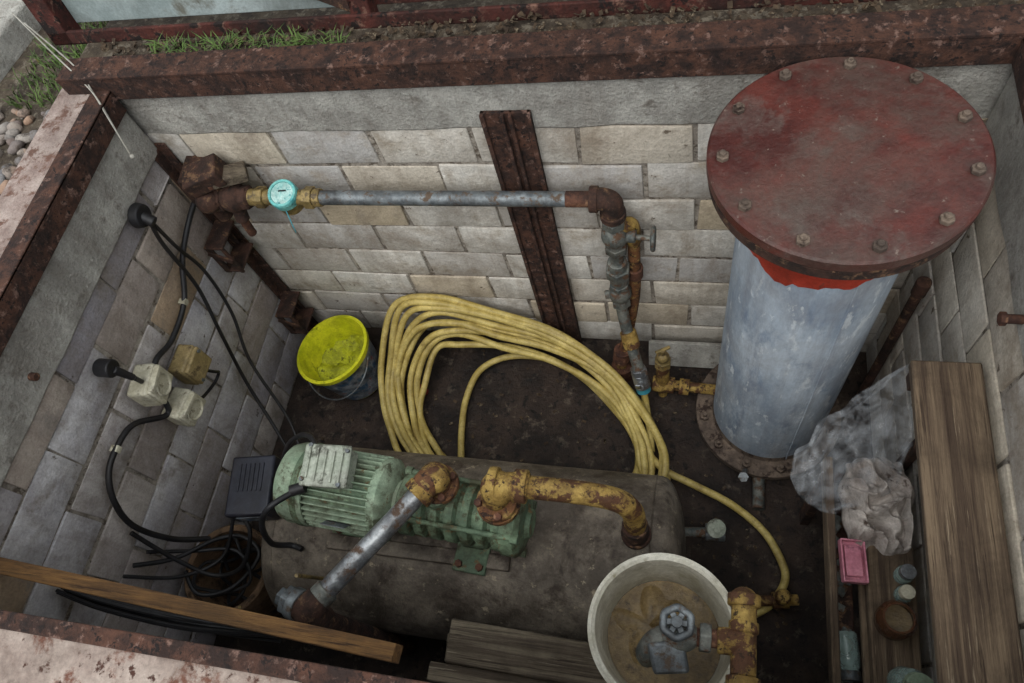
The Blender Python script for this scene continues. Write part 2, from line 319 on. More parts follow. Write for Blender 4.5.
p=P(g,'cover_bolts',FLB,.0015)
for i in range(11):
    a=i/11*6.283+.35; x,y=.195*math.cos(a),.195*math.sin(a); p.hexn((x,y,1.174),(x,y,1.184),.0115); p.cyl((x,y,1.173),(x,y,1.190),.006,seg=12)
    p.hexn((x,y,1.105),(x,y,1.12),.0125)
p.done()
P(g,'drain_pipe',GALVR).cyl((-.02,-.17,.02),(-.02,-.29,.02),.017).done()
p=P(g,'lug_bolt',GALV); p.cyl((-.06,-.19,.05),(-.07,-.235,.13),.008); p.hexn((-.069,-.233,.12),(-.072,-.24,.145),.014); p.done()
# ------------------------------------------------------------------ horizontal tank
g=group('horizontal_pressure_tank',(0,-.78,.25)); r=.235
x0,x1=.285,1.375
prof=[(0,x0)]+[(r*math.sin(t),x0+.07*(1-math.cos(t))) for t in [math.pi/2*i/8 for i in range(1,9)]]
prof+=[(r,x0+.1+(x1-x0-.2)*i/6) for i in range(7)]+[(r*math.sin(t),x1-.07*(1-math.cos(t))) for t in [math.pi/2*i/8 for i in range(8,0,-1)]]+[(0,x1)]
P(g,'shell',GRTANK).lathe(prof,ax=(1,0,0),seg=96).done()
p=P(g,'weld_bands',GRTANK); p.lathe([(r-.003,x0+.078),(r+.003,x0+.083),(r-.003,x0+.088)],ax=(1,0,0),seg=72); p.lathe([(r-.003,x1-.088),(r+.003,x1-.083),(r-.003,x1-.078)],ax=(1,0,0),seg=72); p.done()
p=P(g,'saddles',RUSTD,.003)
for x in (.45,1.15): p.bb((x-.03,-.17,-.25),(x+.03,.17,-.165))
p.done()
p=P(g,'pump_bracket',GRTANK,.003); p.bb((.52,-.085,.218),(.98,-.05,.238)); p.bb((.52,.03,.218),(.98,.07,.238)); p.done()
# tap at the tank end
g=group('drain_valve',(1.37,-.66,.17)); P(g,'pipe',GALVR).cyl((-.04,0,0),(.07,.01,0),.013).done()
p=P(g,'valve_body',GALV,.002); p.cyl((.05,.01,0),(.10,.012,0),.022); p.cyl((.075,.01,0),(.075,.01,.05),.012); p.done()
p=P(g,'handwheel',GREY,.001); cc=V((.075,.008,.055)); aw=V((.25,-.5,.83)).normalized(); p.cyl(cc-aw*.006,cc+aw*.006,.024); p.cyl(cc-aw*.03,cc+aw*.01,.009); p.done()
# ------------------------------------------------------------------ pump (local axis = +X)
g=group('water_pump',(.435,-.735,.585),(0,0,-.066))
ax=(1,0,0)
P(g,'fan_cover',GREENL,0).lathe([(0,0),(.072,0),(.090,.012),(.096,.03),(.096,.085),(.09,.085)],ax=ax,seg=56).done()
p=P(g,'fan_grille',BLK)
for i in range(16):
    a=i/16*6.283
    p.box((-.001,.05*math.cos(a),.05*math.sin(a)),(.003,.034,.005),(a,0,0))
p.done()
P(g,'fan_cover_band',GREEN).lathe([(.0955,.055),(.0985,.058),(.0985,.07),(.0955,.073)],ax=ax,seg=56).done()
P(g,'motor_body',GREEN).lathe([(0,.08),(.081,.08),(.081,.255),(0,.255)],ax=ax).done()
p=P(g,'cooling_fins',GREENL,.0008)
for i in range(36):
    a=i/36*6.283
    p.box((.168,.0865*math.cos(a),.0865*math.sin(a)),(.165,.016,.0035),(a,0,0))
p.done()
P(g,'end_shield',GREENL).lathe([(0,.245),(.090,.245),(.092,.25),(.092,.265),(.075,.28),(.05,.29),(.05,.31),(0,.31)],ax=ax).done()
p=P(g,'terminal_box',GREY,.005); p.box((.15,.02,.105),(.10,.085,.05),(.12,0,.1)); p.box((.15,.017,.133),(.112,.095,.010),(.12,0,.1)); p.done()
p=P(g,'terminal_box_ribs',GREY,.001)
for i in range(5): p.box((.11+.02*i,.018-.001*i,.14),(.005,.07,.006),(.12,0,.1))
p.done()
p=P(g,'terminal_box_screws',GALV)
for sx in (-.045,.045):
    for sy in (-.038,.038): p.cyl((.15+sx,.017+sy,.13+sy*.1),(.15+sx,.017+sy,.143+sy*.1),.005,seg=10)
p.done()
P(g,'cable_gland',BLK).cyl((.10,-.03,.10),(.07,-.045,.10),.013).done()
pr=[(0,.305),(.066,.305),(.074,.31),(.074,.335)]
x=.335
for i in range(6): pr+=[(.058,x+.004),(.058,x+.012),(.071,x+.016),(.071,x+.034)]; x+=.036
pr+=[(.078,x),(.078,x+.03),(.066,x+.04),(.035,x+.045),(.03,x+.055),(0,x+.055)]
P(g,'pump_stages',GREEN,0,30).lathe(pr,ax=ax,seg=56).done()
p=P(g,'tie_rods',GREEN)
for a in (.7,2.3,3.9,5.5):
    y,z=.076*math.cos(a),.076*math.sin(a); p.cyl((.31,y,z),(.585,y,z),.006,seg=12); p.hexn((.578,y,z),(.594,y,z),.011); p.hexn((.305,y,z),(.32,y,z),.011)
p.done()
p=P(g,'feet',GREEN,.003)
p.bb((.10,-.085,-.108),(.25,.085,-.095)); p.bb((.12,-.07,-.1),(.23,-.05,-.05)); p.bb((.12,.05,-.1),(.23,.07,-.05))
p.bb((.42,-.115,-.108),(.50,.08,-.095)); p.bb((.435,-.06,-.1),(.485,-.04,-.05)); p.bb((.435,.04,-.1),(.485,.06,-.05)); p.bb((.32,-.05,-.1),(.35,.05,-.05)); p.done()
p=P(g,'foot_bolts',RUSTB)
for q in ((.12,-.078),(.23,-.078),(.435,-.10),(.485,-.10)): p.hexn((*q,-.098),(*q,-.085),.009)
p.done()
p=P(g,'ports',GREEN,.002); p.cyl((.40,.01,.05),(.40,.01,.095),.032); p.cyl((.545,.01,.05),(.545,.01,.095),.032); p.done()
p=P(g,'rating_plate',GALV); p.box((.175,-.09,.05),(.06,.002,.03),(.5,0,0)); p.done()
# suction piping
g=group('suction_pipe')
c=V((.843,-.728,.71)); d=V((-.203,-.285,0)).normalized(); e=V((.636,-1.01,.70))
p=P(g,'port_flange',RUSTY_Y,.002); p.cyl((.84,-.733,.668),(.84,-.733,.684),.045); p.done()
p=P(g,'port_bolts',RUSTB,.001)
for a in (.5,2.07,3.64,5.2): p.hexn((.84+.036*math.cos(a),-.733+.036*math.sin(a),.684),(.84+.036*math.cos(a),-.733+.036*math.sin(a),.697),.009)
p.done()
P(g,'elbow',RUSTY_Y).tube([(.84,-.733,.67),(.841,-.732,.70),tuple(c+V((0,0,.018))+d*.012),tuple(c+V((0,0,.010))+d*.05)],.029,seg=20).done()
p=P(g,'elbow_collar',OCHRE,.002); p.cyl(c+d*.035+V((0,0,.01)),c+d*.058+V((0,0,.01)),.034); p.sph(c+V((0,-.003,.012)),.034); p.done()
P(g,'pipe',CHROME).cyl(c+d*.05+V((0,0,.008)),e,.0215).done()
P(g,'pipe_collar',GALVR,.002).cyl(e-d*.035,e+d*.005,.027).done()
P(g,'lower_elbow',RUSTD,.002).tube([e-d*.01,e+d*.02,e+d*.03+V((0,0,-.03)),e+d*.03+V((0,0,-.09))],.030,seg=20).done()
q=V((-.9,.25,0)).normalized(); el=e+d*.02
P(g,'tee_branch',RUSTD,.002).cyl(el,el+q*.045,.028).done()
p=P(g,'union_nut',GALV,.002); p.hexn(el+q*.03,el+q*.055,.032); p.hexn(el+q*.05,el+q*.072,.02); p.cyl(el+q*.02,el+q*.04,.033); p.done()
P(g,'down_pipe',RUSTD).cyl(e+d*.03+V((0,0,-.08)),e+d*.03+V((0,0,-.70)),.022).done()
P(g,'priming_lever',BRASS).cyl((.60,-.95,.60),(.61,-.97,.76),.004).done()
g=group('discharge_pipe')
p=P(g,'port_flange',RUSTY_Y,.002); p.cyl((.979,-.76,.668),(.979,-.76,.684),.047); p.cyl((.979,-.76,.684),(.979,-.76,.70),.044); p.done()
p=P(g,'port_bolts',RUSTB,.001)
for a in (.3,1.87,3.44,5.0): p.hexn((.979+.038*math.cos(a),-.76+.038*math.sin(a),.70),(.979+.038*math.cos(a),-.76+.038*math.sin(a),.713),.009)
p.done()
P(g,'elbow',OCHRE).tube([(.979,-.757,.68),(.979,-.752,.71),(.99,-.742,.735),(1.03,-.735,.735),(1.05,-.735,.733)],.029,seg=20).done()
p=P(g,'elbow_collars',OCHRE,.002); p.cyl((1.02,-.735,.735),(1.048,-.735,.734),.035); p.cyl((.968,-.737,.735),(.987,-.737,.735),.037); p.sph((.985,-.742,.728),.037); p.done()
P(g,'pipe',OCHRE).tube([(1.04,-.735,.733),(1.12,-.733,.728),(1.19,-.733,.718),(1.235,-.735,.695),(1.257,-.74,.645),(1.26,-.745,.58),(1.26,-.75,.50)],.024,seg=20).done()
p=P(g,'tank_socket',RUSTD,.002); p.cyl((1.26,-.75,.46),(1.26,-.75,.50),.034); p.cyl((1.26,-.75,.50),(1.26,-.748,.56),.029); p.done()
# motor cable
P(None,'motor_cable',BLK).tube([(.51,-.785,.685),(.47,-.83,.70),(.43,-.86,.64),(.41,-.88,.54),(.43,-.87,.485),(.46,-.875,.483)],.007).done()
P(None,'motor_cable.001',BLK).tube([(.37,-.70,.53),(.41,-.655,.60),(.47,-.645,.66),(.52,-.66,.70),(.55,-.69,.71)],.006).done()
# ------------------------------------------------------------------ yellow bucket
g=group('yellow_bucket',(.258,-.205,.004),(-.03,-.15,0))
P(g,'shell',YEL).lathe([(0,.012),(.088,.012),(.09,.009),(.117,.19),(.126,.19),(.128,.208),(.118,.209),(.113,.195),(.086,.022),(0,.022)],seg=64).done()
P(g,'crumpled_liner',YELS).lathe([(0,.085),(.03,.088),(.06,.086),(.085,.095),(.101,.12)],seg=64,noisef=lambda p,a:p+V((0,0,.022*noise.noise(p*26)+.010*noise.noise(p*60)))).done()
P(g,'label',LABEL).lathe([(.0915,.012),(.1165,.180)],seg=64).done()
P(g,'wire_handle',GALV).tube([(.124*math.cos(t),.124*math.sin(t)-.015,.175-.06*abs(math.sin(t))) for t in [-math.pi*i/12 for i in range(13)]],.0025,seg=8).done()
# ------------------------------------------------------------------ hose coil
def hose():
    base=[(.40,-.32,.05),(.390,-.19,.13),(.45,-.07,.25),(.57,-.045,.29),(.74,-.05,.24),(.95,-.075,.17),(1.14,-.17,.12),(1.255,-.31,.08),(1.31,-.43,.06),(1.28,-.53,.04),(1.0,-.60,.035),(.68,-.60,.035),(.50,-.47,.04)]
    c=V((.92,-.36,0)); pts=[V((.60,-.60,.03)),V((.48,-.49,.035)),V((.425,-.40,.05))]; n=len(base)
    for L in range(9):
        rs=random.Random(L+57); a1,a2=rs.uniform(-.030,.030),rs.uniform(0,6.28); b1,b2=rs.uniform(-.022,.022),rs.uniform(0,6.28)
        for i,b in enumerate(base):
            b=V(b); fr=(L+i/n); th=i/n*6.283
            f=1-.026*fr+a1*math.sin(th+a2)+b1*math.sin(2*th+b2)
            q=c+(b-c)*f; q.z=b.z*(1-.065*fr)+.010*((L*3)%4)*.7+rs.uniform(0,.022)
            q+=V((rs.uniform(-.012,.012),rs.uniform(-.016,.006),0))
            if i in (9,10,11): q.y=min(q.y,-.50)
            q.z=max(q.z,.014); q.y=min(q.y,-.035); pts.append(q)
    inner=[(.67,-.50,.02),(.655,-.38,.02),(.648,-.27,.02),(.675,-.17,.03),(.74,-.115,.03),(.83,-.10,.035),(.93,-.115,.035),(1.04,-.175,.03),(1.15,-.28,.03),(1.23,-.38,.04),(1.30,-.455,.06),(1.38,-.49,.06),(1.49,-.535,.05),(1.58,-.60,.04),(1.63,-.68,.03),(1.635,-.73,.03),(1.60,-.79,.03),(1.56,-.82,.03)]
    pts+=[V(q) for q in inner]
    P(None,'garden_hose',HOSE).tube(pts,.0108,seg=12,sub=7).done()
hose()
P(None,'red_bottle_cap',REDP,.002).cyl((.49,-.24,0),(.49,-.24,.03),.016).done()
# ------------------------------------------------------------------ wall pipe with meter
g=group('water_supply_pipe'); y=-.08; z=.837
P(g,'pipe',GALV).cyl((.42,y,z),(1.13,y,z),.0185).done()
P(g,'rust_joint',RUSTB,.001).cyl((1.06,y,z),(1.14,y,z),.0190).done()
P(g,'elbow',RUSTD).tube([(1.12,y,z),(1.145,y,z),(1.163,y,z-.012),(1.165,y,z-.035),(1.165,y,z-.06)],.027,seg=18).done()
p=P(g,'elbow_collars',RUSTD,.002); p.cyl((1.115,y,z),(1.135,y,z),.031); p.cyl((1.165,y,z-.045),(1.165,y,z-.065),.031); p.done()
P(g,'down_pipe',GALVR).tube([(1.165,y,z-.06),(1.163,y,.60),(1.160,y,.40),(1.172,-.11,.30),(1.205,-.18,.20),(1.222,-.215,.12)],.017,seg=16).done()
p=P(g,'gate_valve_body',GALVR,.002); p.sph((1.164,y,.70),.034,(1,1,1.15)); p.hexn((1.164,y,.74),(1.164,y,.765),.03); p.hexn((1.164,y,.635),(1.164,y,.66),.03); p.cyl((1.164,y,.70),(1.215,y-.005,.70),.016); p.cyl((1.21,y-.005,.70),(1.255,y-.01,.70),.007); p.done()
p=P(g,'gate_valve_handwheel',GALVR); p.tube([(1.257,y-.01+.026*math.cos(a),.70+.026*math.sin(a)) for a in [i*.5236 for i in range(12)]],.006,closed=True); p.box((1.257,y-.01,.70),(.006,.05,.008)); p.box((1.257,y-.01,.70),(.006,.008,.05)); p.done()
p=P(g,'union',GALVR,.002); p.hexn((1.162,y,.52),(1.162,y,.555),.034); p.cyl((1.162,y,.49),(1.162,y,.585),.025); p.done()
p=P(g,'gate_valve_lower',GALVR,.002); p.sph((1.161,y,.43),.032,(1,1,1.2)); p.hexn((1.161,y,.46),(1.161,y,.48),.028); p.hexn((1.162,y-.004,.375),(1.161,y,.40),.028); p.cyl((1.161,y,.43),(1.12,y-.01,.43),.012); p.done()
P(g,'reducer',OCHRE,.002).cyl((1.178,-.122,.282),(1.192,-.15,.24),.024).done()
p=P(g,'ball_valve',CHROME,.002); p.cyl((1.213,-.198,.165),(1.223,-.217,.115),.024); p.hexn((1.209,-.19,.18),(1.214,-.20,.16),.026); p.cyl((1.22,-.21,.14),(1.22,-.245,.16),.010); p.box((1.215,-.25,.178),(.016,.006,.075),(.3,0,0)); p.done()
P(g,'blue_ring',BLUE,.001).cyl((1.222,-.216,.118),(1.226,-.224,.098),.022).done()
P(g,'hose_tail',HOSE).tube([(1.226,-.224,.10),(1.235,-.26,.06),(1.25,-.33,.05),(1.26,-.40,.05)],.0108).done()
# meter side
p=P(g,'brass_unions',BRASS,.002); p.hexn((.395,y,z),(.420,y,z),.029); p.cyl((.42,y,z),(.44,y,z),.023); p.hexn((.258,y,z),(.283,y,z),.029); p.cyl((.235,y,z),(.26,y,z),.022); p.cyl((.28,y,z),(.40,y,z),.020); p.done()
mc=V((.342,y,z)); ma=V((.08,-.28,.95)).normalized()
p=P(g,'meter_body',BRASS,.003); p.cyl(mc-ma*.035,mc+ma*.004,.036); p.done()
P(g,'meter_register',TURQ,.003).cyl(mc+ma*.0,mc+ma*.026,.038).done()
P(g,'meter_face',DIAL).cyl(mc+ma*.026,mc+ma*.028,.029).done()
P(g,'meter_bezel',TURQ).lathe([(.028,.024),(.030,.031),(.036,.031),(.038,.026)],o=mc,ax=ma,seg=40).done()
p=P(g,'meter_counter',BLK); p.box(mc+ma*.029+V((0,.006,.002)),(.020,.004,.002),(-.28,0,.1)); p.done()
P(g,'meter_seal_wire',BLUE).tube([(.345,y-.03,z),(.35,y-.05,z-.05),(.345,y-.05,z-.08)],.0015,seg=6).done()
p=P(g,'stop_valve',RUSTD,.003); p.cyl((.13,y,z),(.24,y,z),.026); p.sph((.19,y,z),.040); p.cyl((.19,y,z),(.185,y-.02,z-.07),.018); p.hexn((.14,y,z),(.165,y,z),.038); p.cyl((.12,y,z-.08),(.12,y,z+.02),.022); p.hexn((.215,y,z),(.237,y,z),.033); p.sph((.13,y-.02,z+.01),.034); p.done()
p=P(g,'stop_valve_handle',RUSTB,.002); p.cyl((.19,y,z+.03),(.19,y,z+.065),.009); p.box((.19,y,z+.065),(.07,.02,.012),(0,0,.6)); p.done()
p=P(g,'rusty_drop',RUSTB); p.cyl((.185,y-.02,z-.07),(.18,y-.02,z-.13),.012); p.done()
g=group('wooden_wedge_blocks'); p=P(g,'block_1',RUSTD,.004); p.box((.15,-.075,.915),(.10,.07,.05),(.1,-.2,.3)); p.done()
p=P(g,'block_2',WOODX,.004); p.box((.205,-.06,.90),(.09,.05,.03),(.0,.2,.5)); p.done()
p=P(g,'block_3',RUSTD,.004); p.box((.10,-.05,.87),(.06,.09,.09),(0,.1,.1)); p.done()
for nm,(cx,cy,cz) in (('wall_bracket',(.055,-.09,.62)),('wall_bracket.001',(.06,-.075,.21))):
    g=group(nm,(cx,cy,cz)); p=P(g,'frame',RUSTD,.002); p.box((0,0,.06),(.06,.10,.008)); p.box((0,0,-.05),(.06,.10,.008)); p.box((-.02,-.045,0),(.02,.008,.12)); p.box((.025,-.045,0),(.012,.008,.12)); p.box((-.02,.045,0),(.02,.008,.12)); p.box((.0,-.05,.02),(.07,.006,.02),(0,.6,0)); p.done()
# second riser and tee near the tank
g=group('branch_pipe')
P(g,'riser',RUSTY_Y).tube([(1.205,-.055,.69),(1.203,-.055,.55),(1.198,-.058,.40),(1.175,-.08,.22),(1.150,-.12,.09),(1.15,-.13,.03)],.016,seg=16).done()
P(g,'riser_bend',OCHRE).tube([(1.165,-.08,.72),(1.19,-.065,.72),(1.203,-.055,.70),(1.204,-.055,.64)],.020).done()
p=P(g,'riser_sockets',RUSTB,.002); p.cyl((1.150,-.12,.09),(1.156,-.11,.14),.028); p.cyl((1.15,-.13,.0),(1.15,-.125,.06),.034); p.cyl((1.202,-.055,.48),(1.203,-.055,.52),.022); p.done()
g=group('tank_inlet_tee')
p=P(g,'pipe',OCHRE,.002); p.cyl((1.25,-.185,.07),(1.445,-.195,.07),.016); p.cyl((1.25,-.185,.07),(1.315,-.189,.07),.025); p.cyl((1.33,-.19,.07),(1.36,-.192,.07),.025); p.cyl((1.28,-.188,.05),(1.28,-.17,.19),.020); p.cyl((1.28,-.188,0),(1.28,-.188,.07),.014); p.done()
p=P(g,'brass_valve',BRASS,.002); p.hexn((1.28,-.17,.17),(1.28,-.165,.195),.026); p.sph((1.28,-.163,.21),.020); p.cyl((1.28,-.163,.22),(1.28,-.16,.25),.008); p.box((1.28,-.16,.25),(.045,.010,.008),(0,0,.5)); p.done()
P(None,'scrap_board',CONC,.002).box((1.35,-.075,.06),(.24,.012,.10),(-.35,0,0)).done()
# ------------------------------------------------------------------ left wall: boxes and cables
def surface_box(nm,c,sz,rz,m,kind):
    g=group(nm,c,(0,0,rz)); w,h,d=sz
    p=P(g,'housing',m,.007); p.box((0,0,0),(d,w,h)); p.done()
    p=P(g,'lid',m,.004); p.box((d/2+.005,0,0),(.012,w*.92,h*.92)); p.done()
    if kind: 
        P(g,'socket_ring',m,.002).lathe([(.0,.0),(.024,0),(.026,.006),(.030,.006),(.031,0)],o=(d/2+.010,0,0),ax=(1,0,0)).done()
        p=P(g,'hinge',m,.002); p.box((d/2+.01,0,h*.42),(.016,w*.8,.012)); p.done()
    else:
        p=P(g,'screws',GALV); 
        for s in (-1,1): p.cyl((d/2+.008,s*w*.34,s*h*.34),(d/2+.015,s*w*.34,s*h*.34),.005,seg=10)
        p.done()
surface_box('power_socket',(.047,-.565,.705),(.088,.075,.055),.15,CREAM,1)
surface_box('junction_box',(.047,-.455,.595),(.085,.085,.05),0,TAN,0)
surface_box('power_socket.001',(.052,-.565,.565),(.085,.07,.055),-.1,CREAM,1)
g=group('power_plug',(.04,-.585,.845)); p=P(g,'plug',BLK,.003); p.cyl((-.02,0,0),(.02,0,0),.022); p.cyl((.015,0,-.005),(.03,.005,-.06),.011,.008); p.cyl((.03,.005,-.06),(.02,.012,-.10),.006); p.done()
g=group('cable_grommet',(.036,-.215,.935)); p=P(g,'disc',BLK,.003); p.cyl((-.01,0,0),(.012,0,0),.032,.028); p.cyl((.0,0,0),(.03,-.005,-.02),.014); p.done()
P(None,'power_cable',BLK).tube([(.055,-.222,.915),(.045,-.235,.84),(.035,-.25,.66),(.035,-.31,.50),(.04,-.38,.32),(.10,-.47,.20),(.17,-.56,.13)],.0055).done()
P(None,'power_cable.001',BLK).tube([(.055,-.218,.915),(.05,-.215,.80),(.04,-.20,.66),(.045,-.24,.50),(.06,-.33,.36),(.14,-.44,.2),(.19,-.53,.15)],.005).done()
P(None,'power_cable.002',BLK).tube([(.10,-.06,.86),(.05,-.12,.80),(.035,-.22,.75),(.03,-.31,.68),(.03,-.42,.67),(.035,-.50,.70),(.045,-.56,.66),(.045,-.60,.60),(.03,-.66,.68),(.03,-.72,.705),(.03,-.79,.70),(.035,-.85,.65),(.04,-.885,.56),(.07,-.885,.44),(.12,-.86,.36)],.0075).done()
P(None,'power_cable.003',BLK).tube([(.05,-.45,.555),(.06,-.43,.50),(.05,-.42,.47),(.04,-.45,.46),(.04,-.51,.49),(.05,-.545,.54)],.0045).done()
p=P(None,'cable_clips',CREAM,.001)
for q in ((.028,-.735,.705),(.028,-.31,.68)): p.box(q,(.02,.016,.016))
p.done()
g=group('power_adapter',(.358,-.745,.53),(.05,0,.15))
p=P(g,'housing',BLKB,.006); p.box((-.04,0,.0),(.115,.15,.07)); p.done()
p=P(g,'label',LABEL); p.box((-.04,-.076,0),(.07,.002,.03)); p.done()
p=P(g,'ribs',BLKB,.001)
for i in range(6): p.box((-.07+i*.012,.02,.036),(.005,.07,.004))
p.done()
g=group('terracotta_pipe',(.152,-.925,0))
P(g,'pot',TERRA).lathe([(.095,0),(.112,.20),(.123,.21),(.125,.285),(.12,.292),(.108,.285),(.104,.21),(.09,.03),(0,.03)],seg=56).done()
p=P(g,'coiled_cable',BLK)
pts=[]
for i in range(26):
    a=i*.62; r=.07+.028*math.sin(i*1.7)+.01*math.sin(i*.5); pts.append((r*math.cos(a),r*math.sin(a),.20+.05*math.sin(i*.9)+.0015*i))
p.tube(pts,.005,seg=8,sub=6); p.done()
P(g,'brass_terminal',BRASS).cyl((.06,-.07,.20),(.08,-.09,.30),.004).done()
p=P(None,'spare_cable_bundle',BLK)
for i in range(12):
    yy=-1.06-R(0,.03); zz=.70+R(-.02,.03); p.tube([(.03,yy+.02,zz),(.15,yy,zz-.02+R(-.01,.01)),(.35,yy-.01,zz-.03),(.55,yy+R(-.01,.01),zz-.05)],.004,seg=8)
p.done()
p=P(None,'power_cable.004',BLK); p.tube([(.03,-.97,.50),(.08,-.93,.42),(.14,-.86,.36),(.2,-.84,.33),(.25,-.88,.31),(.20,-.97,.31),(.12,-1.0,.33),(.08,-.95,.36)],.006)
p.tube([(.03,-1.0,.52),(.10,-.97,.40),(.17,-.90,.35),(.21,-.80,.42),(.28,-.76,.50)],.005); p.tube([(.03,-.93,.47),(.1,-.90,.38),(.2,-.88,.34),(.24,-.95,.3),(.14,-1.0,.3)],.005)
p.tube([(.03,-.90,.55),(.08,-.93,.43),(.16,-.95,.35),(.24,-.92,.36),(.27,-.84,.42),(.24,-.80,.45)],.006); p.done()
# ------------------------------------------------------------------ front wood
P(None,'wooden_lath',LATH,.002).box((.455,-1.066,.90),(.90,.03,.04),(0,0,-.05)).done()
g=group('wooden_board',(0,0,0)); p=P(g,'plank_1',WOODX,.004); p.box((1.17,-1.035,.462),(.62,.09,.022),(0,.0,-.02),.004); p.done()
p=P(g,'plank_2',WOODX,.004); p.box((1.25,-1.095,.440),(.85,.04,.022),(0,0,0),.003); p.done(); p=P(g,'plank_3',WOODX,.004); p.box((.95,-1.02,.435),(.20,.05,.02),(0,0,.15),.003); p.done()
p=P(g,'support_posts',WOODX,.004); p.bb((1.0,-1.11,0),(1.06,-1.08,.43)); p.bb((1.5,-1.11,0),(1.56,-1.08,.43)); p.done()
# ------------------------------------------------------------------ white bucket
g=group('white_bucket',(1.335,-.972,.476))
P(g,'shell',WHITE).lathe([(0,.0),(.105,0),(.127,.235),(.136,.237),(.137,.258),(.130,.262),(.124,.256),(.1,.01),(0,.01)],seg=72).done()
P(g,'dirty_water',SLUDGE).lathe([(0,.12),(.06,.12),(.110,.12)],seg=56).done()
P(g,'sediment',SLUDGE).lathe([(0,.130),(.03,.129),(.055,.124),(.075,.118)],o=(-.03,.02,0),seg=32,noisef=lambda p,a:p*(1+.25*noise.noise(V((a,p.z*8,1))))).done()
g=group('standpipe_tap',(1.474,-.956,0))
P(g,'riser',OCHRE).tube([(0,.06,0),(0,.06,.70),(0,.055,.73),(0,.035,.745),(0,.0,.745)],.016,seg=16,smooth=False).done()
p=P(g,'tee',OCHRE,.003); p.cyl((0,.05,.745),(0,-.075,.745),.022); p.cyl((0,.062,.745),(0,.040,.745),.029); p.sph((0,.05,.738),.026); p.cyl((0,.015,.745),(0,-.005,.745),.026); p.cyl((0,-.075,.745),(0,-.095,.745),.029); p.cyl((0,-.02,.745),(-.045,-.022,.745),.023); p.cyl((0,-.10,.745),(0,-.13,.745),.018); p.done()
P(g,'nipple',RUSTB).cyl((-.04,-.02,.745),(-.09,-.022,.745),.016).done()
p=P(g,'valve_body',GALVR,.003); p.sph((-.11,-.022,.745),.030,(1.2,1,1)); p.hexn((-.075,-.021,.745),(-.055,-.021,.745),.027); p.tube([(-.12,-.02,.74),(-.15,-.035,.735),(-.165,-.055,.715),(-.165,-.06,.68)],.020,seg=16); p.cyl((-.115,-.022,.745),(-.115,-.012,.785),.014); p.done()
p=P(g,'valve_bonnet',GALV,.006); p.box((-.125,-.06,.745),(.065,.055,.03),(.3,.2,.3),.006); p.done()
p=P(g,'handwheel',GALV,.001); c=V((-.115,-.008,.792))
p.tube([c+V((.023*(1+.10*(i%2))*math.cos(i*.5236),.023*(1+.10*(i%2))*math.sin(i*.5236),0)) for i in range(12)],.007,closed=True)
for i in range(3): p.box(c,(.045,.010,.007),(0,0,i*1.047))
p.cyl(c-V((0,0,.01)),c+V((0,0,.012)),.010); p.done()
# ------------------------------------------------------------------ right side shelf, planks, bag, rag, jars
g=group('wooden_shelf')
p=P(g,'boards',WOOD,.003); p.box((1.682,-.81,.42),(.018,.60,.05),(0,0,0),.002); p.box((1.775,-.82,.40),(.07,.58,.018),(0,0,0),.002); p.box((1.832,-.82,.40),(.04,.58,.018)); p.done()
P(g,'tray',RUSTD,.002).bb((1.69,-1.105,.31),(1.745,-.52,.318)).done()
p=P(g,'legs',RUSTD,.003)
for x,y in ((1.69,-.54),(1.69,-1.08),(1.84,-.54),(1.84,-1.08)): p.bb((x-.01,y-.02,0),(x+.012,y+.02,.395))
p.bb((1.69,-.55,.37),(1.84,-.53,.392)); p.bb((1.69,-1.09,.37),(1.84,-1.07,.392)); p.done()
P(None,'plank',WOOD,.004).box((1.810,-.79,.85),(.120,.66,.028),(0,0,.0),.003).done()
p=P(None,'plank_support_bar',RUSTD,.002); p.bb((1.755,-.50,.805),(1.868,-.47,.835)); p.bb((1.755,-1.10,.805),(1.868,-1.07,.835)); p.bb((1.852,-.50,0),(1.868,-.47,.80)); p.bb((1.852,-1.10,.0),(1.868,-1.07,.80)); p.done()
P(None,'plank.001',WOOD,.004).box((1.798,-.88,.424),(.095,.36,.026),(0,0,.0),.003).done()
p=P(None,'rusty_pipe',RUSTD,.002); p.cyl((1.85,-.17,0),(1.85,-.17,.66),.012); p.cyl((1.85,-.17,.62),(1.85,-.17,.67),.016); p.done()
